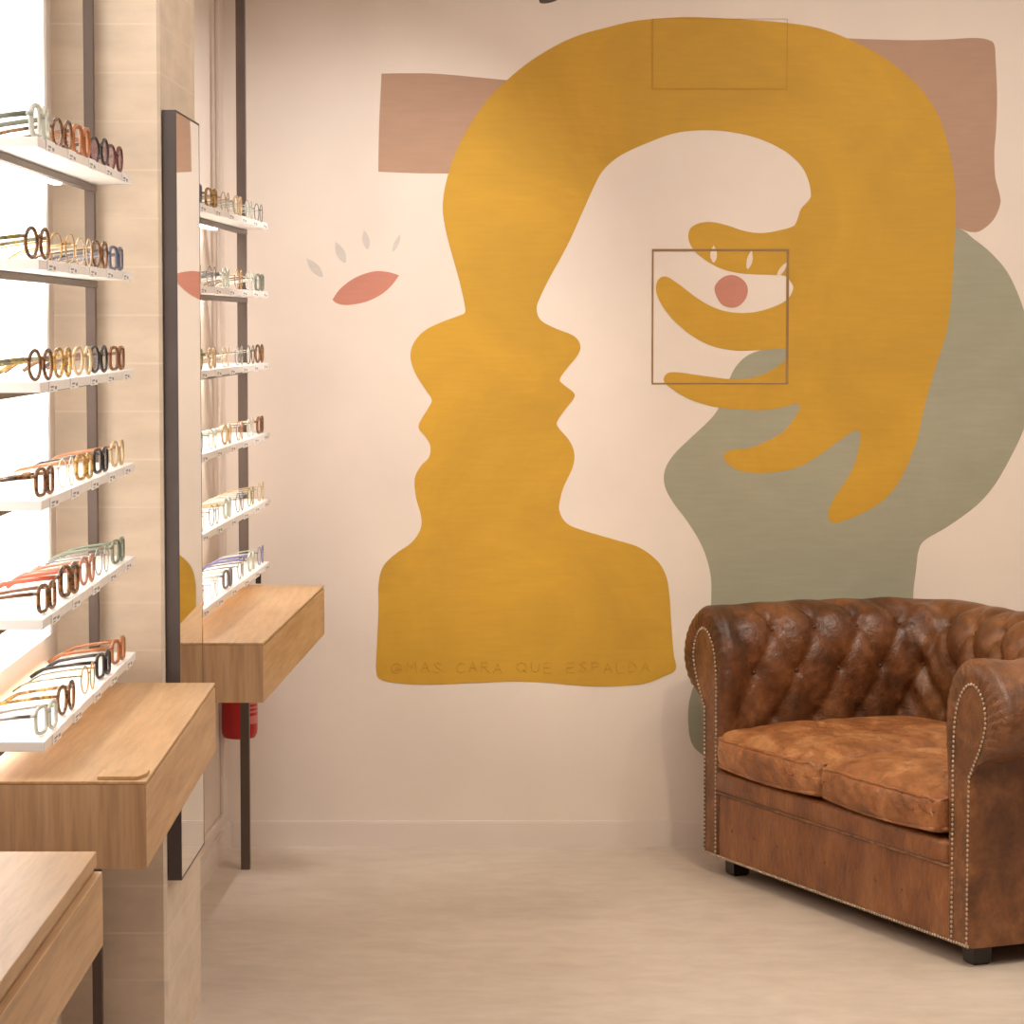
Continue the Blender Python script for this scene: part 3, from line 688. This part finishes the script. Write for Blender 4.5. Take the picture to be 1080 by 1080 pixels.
# seat deck, front rail, base
obj('base_frame', prism(BM(), [(.02, .03), (SW - .02, .03), (SW - .02, SD - .21), (SW - .21, SD - .03), (.21, SD - .03), (.02, SD - .21)], .06, .275, .004), M['leather'], sofa)
def pad(name, x0, x1, y0, y1, z0, z1, r, n, deform, mat, parent):
    """soft rounded box on an n-grid, pushed about by deform(u, v, w, point)"""
    bm = BM(); g = bmesh.ops.create_cube(bm, size=2)
    bmesh.ops.subdivide_edges(bm, edges=bm.edges[:], cuts=n, use_grid_fill=True)
    hx, hy, hz = (x1 - x0) / 2, (y1 - y0) / 2, (z1 - z0) / 2
    for v in bm.verts:
        u, w_, t = v.co; p = Vector((u * hx, w_ * hy, t * hz))
        q = Vector((max(-hx + r, min(hx - r, p.x)), max(-hy + r, min(hy - r, p.y)), max(-hz + r, min(hz - r, p.z))))
        e = p - q; m_ = max(abs(e.x), abs(e.y), abs(e.z))
        if e.length > 1e-9: p = q + e.normalized() * m_
        v.co = deform(u, w_, t, p) + Vector(((x0 + x1) / 2, (y0 + y1) / 2, (z0 + z1) / 2))
    return obj(name, bm, mat, parent, True)
def rail_def(u, v, w, p): return p + Vector((0, -.004 * (1 - w * w), 0))
pad('seat_rail', .088, SW - .088, -.006, .06, .228, .288, .010, 8, rail_def, M['leather_base'], sofa)
def base_def(u, v, w, p):
    seg = 9; s_ = abs(math.sin(PI * (u + 1) / 2 * seg)); return p + Vector((0, -.0035 * s_ ** .5 * (1 - w * w) if v < 0 else 0, 0))
pad('base_panel', .082, SW - .082, .002, .05, .05, .226, .006, 40, base_def, M['leather_base'], sofa)
bm = BM(); tube(bm, [(.085, -.001, .2275), (SW - .085, -.001, .2275)], .0042, 8); obj('rail_piping', bm, M['piping'], sofa, True)
obj('base_nailhead_trim', nail_mesh([(-.002, -.001, .053), (SW + .002, -.001, .053)], .0115, .0048), M['nail'], sofa, True)
for x in [.17 + k * (SW - .34) / 8 for k in range(9)]:
    c = first.copy(); COL.objects.link(c); c.name = 'panel_button'; c.location = (x, .0005, .135); c.scale = (.7, .5, .7)
# cushions
def cushion(x0, x1, seed):
    r_ = random.Random(seed); ph = [r_.uniform(0, 6) for _ in range(6)]
    y0, y1, z0, z1 = -.022, .63, .290, .398
    mid = x0 > .4
    def df(u, v, w, p):
        cr = (1 - u ** 4) * (1 - v ** 4)
        p = p.copy()
        if w > 0: p.z += .036 * cr * w - .012 * max(0, -v - .6) * w - .012 * math.exp(-((v + .15) / .4) ** 2 - (u / .5) ** 2) * w + .0048 * math.sin(19 * (u * .7 - v * .9) + 1.5 * math.sin(5 * u) + ph[4]) * w * math.exp(-((u + .35) / .5) ** 2 - ((v + .35) / .5) ** 2)
        if w < 0: p.z += .010 * (u * u) * max(0, -v)
        if v < -.5: p.y -= .018 * (1 - u * u) * (1 - w * w) ; p.x += 0
        edge = math.exp(-((abs(u) - 1) / .22) ** 2)
        p.z += .0045 * math.sin(26 * u + 9 * v + ph[0]) * edge * (w > 0) + .003 * math.sin(17 * v - 11 * u + ph[1]) * (w > 0) * math.exp(-((u - (1 if not mid else -1)) / .6) ** 2)
        if v < -.9: p.y += .0025 * math.sin(24 * u + 5 * w + ph[2]) * (1 - w * w)
        if abs(u) > .9: p.y += .004 * math.sin(9 * v + ph[3]) * (1 - w * w) * 0
        return p
    c = pad('seat_cushion', x0, x1, y0, y1, z0, z1, .026, 34, df, M['leather_seat'], sofa)
    hx, hy, hz = (x1 - x0) / 2, (y1 - y0) / 2, (z1 - z0) / 2
    for wz in (.80, -.86):
        pts = []
        for k in range(120):
            a = 2 * PI * k / 120; c_, s_ = math.cos(a), math.sin(a)
            u = math.copysign(min(1, abs(c_) * 1.38), c_); v = math.copysign(min(1, abs(s_) * 1.38), s_)
            p = Vector((u * hx, v * hy, wz * hz)); r2 = .026
            q = Vector((max(-hx + r2, min(hx - r2, p.x)), max(-hy + r2, min(hy - r2, p.y)), max(-hz + r2, min(hz - r2, p.z)))); e = p - q; m_ = max(abs(e.x), abs(e.y), abs(e.z))
            if e.length > 1e-9: p = q + e.normalized() * m_
            pts.append(df(u, v, wz, p) + Vector(((x0 + x1) / 2, (y0 + y1) / 2, (z0 + z1) / 2)))
        bm = BM(); tube(bm, pts, .0058, 6, True); obj('piping', bm, M['leather_seat'], c, True)
    return c
cushion(.110, SW / 2 - .004, 3)
cushion(SW / 2 + .004, SW - .110, 8)
for x, y in ((.10, .055), (SW - .05, .055), (.10, SD - .09), (SW - .06, SD - .09)):
    bm = BM(); lathe(bm, [(.026, 0), (.033, .006), (.036, .058), (.036, .062)], 4); bmesh.ops.rotate(bm, cent=(0, 0, 0), matrix=Matrix.Rotation(PI / 4, 3, 'Z'), verts=bm.verts)
    f = obj('foot', bm, M['foot'], sofa); f.location = (x, y, 0)

# ------------------------------------------------------------------ light
def spot(name, loc, target, power, size, blend, col, radius=.04):
    d_ = bpy.data.lights.new(name, 'SPOT'); d_.energy = power; d_.spot_size = math.radians(size); d_.spot_blend = blend; d_.color = col; d_.shadow_soft_size = radius
    o_ = link(bpy.data.objects.new(name, d_)); o_.location = loc
    o_.rotation_euler = (Vector(target) - Vector(loc)).to_track_quat('-Z', 'Y').to_euler(); return o_
def area(name, loc, target, power, sx, sy, col):
    d_ = bpy.data.lights.new(name, 'AREA'); d_.energy = power; d_.shape = 'RECTANGLE'; d_.size = sx; d_.size_y = sy; d_.color = col
    o_ = link(bpy.data.objects.new(name, d_)); o_.location = loc
    o_.rotation_euler = (Vector(target) - Vector(loc)).to_track_quat('-Z', 'Y').to_euler(); return o_
spot('ceiling_spot_corner', (.26, 6.82, 2.80), (-.74, 8.05, 1.08), 112, 68, 1., (1., 1., .98), .018)
spot('ceiling_spot_mural', (1.40, 6.2, 2.80), (1.45, 8.05, 1.30), 38, 88, 1., (1., 1., .92), .05)
spot('ceiling_spot_arch', (.55, 6.0, 2.80), (.45, 8.05, 2.0), 24, 75, 1., (1., .97, .92), .05)  # extra spot added to lift the dim top of the mural, no known fixture
spot('ceiling_spot_sofa', (1.0, 5.3, 2.80), (1.2, 7.0, .3), 80, 85, 1., (1., .90, .60), .06)
spot('ceiling_spot_aisle', (.1, 4.6, 2.80), (-.35, 4.8, .6), 8, 90, 1., (1., .95, .9), .06)
area('ceiling_light_field', (1.5, 5.1, 2.82), (1.5, 5.1, 0), 63, 3.2, 3.8, (1., .95, .92))  # generic soft fill added over the room, not an actual fitting
w = bpy.data.worlds.new('world'); SC.world = w; w.use_nodes = True
w.node_tree.nodes['Background'].inputs[0].default_value = (1, .93, .86, 1); w.node_tree.nodes['Background'].inputs[1].default_value = .2

vs = SC.view_settings
SC.display_settings.display_device = 'sRGB'
vs.view_transform = 'Standard'; vs.look = 'None'; vs.gamma = 1.0; vs.use_curve_mapping = False; vs.exposure = 0.05
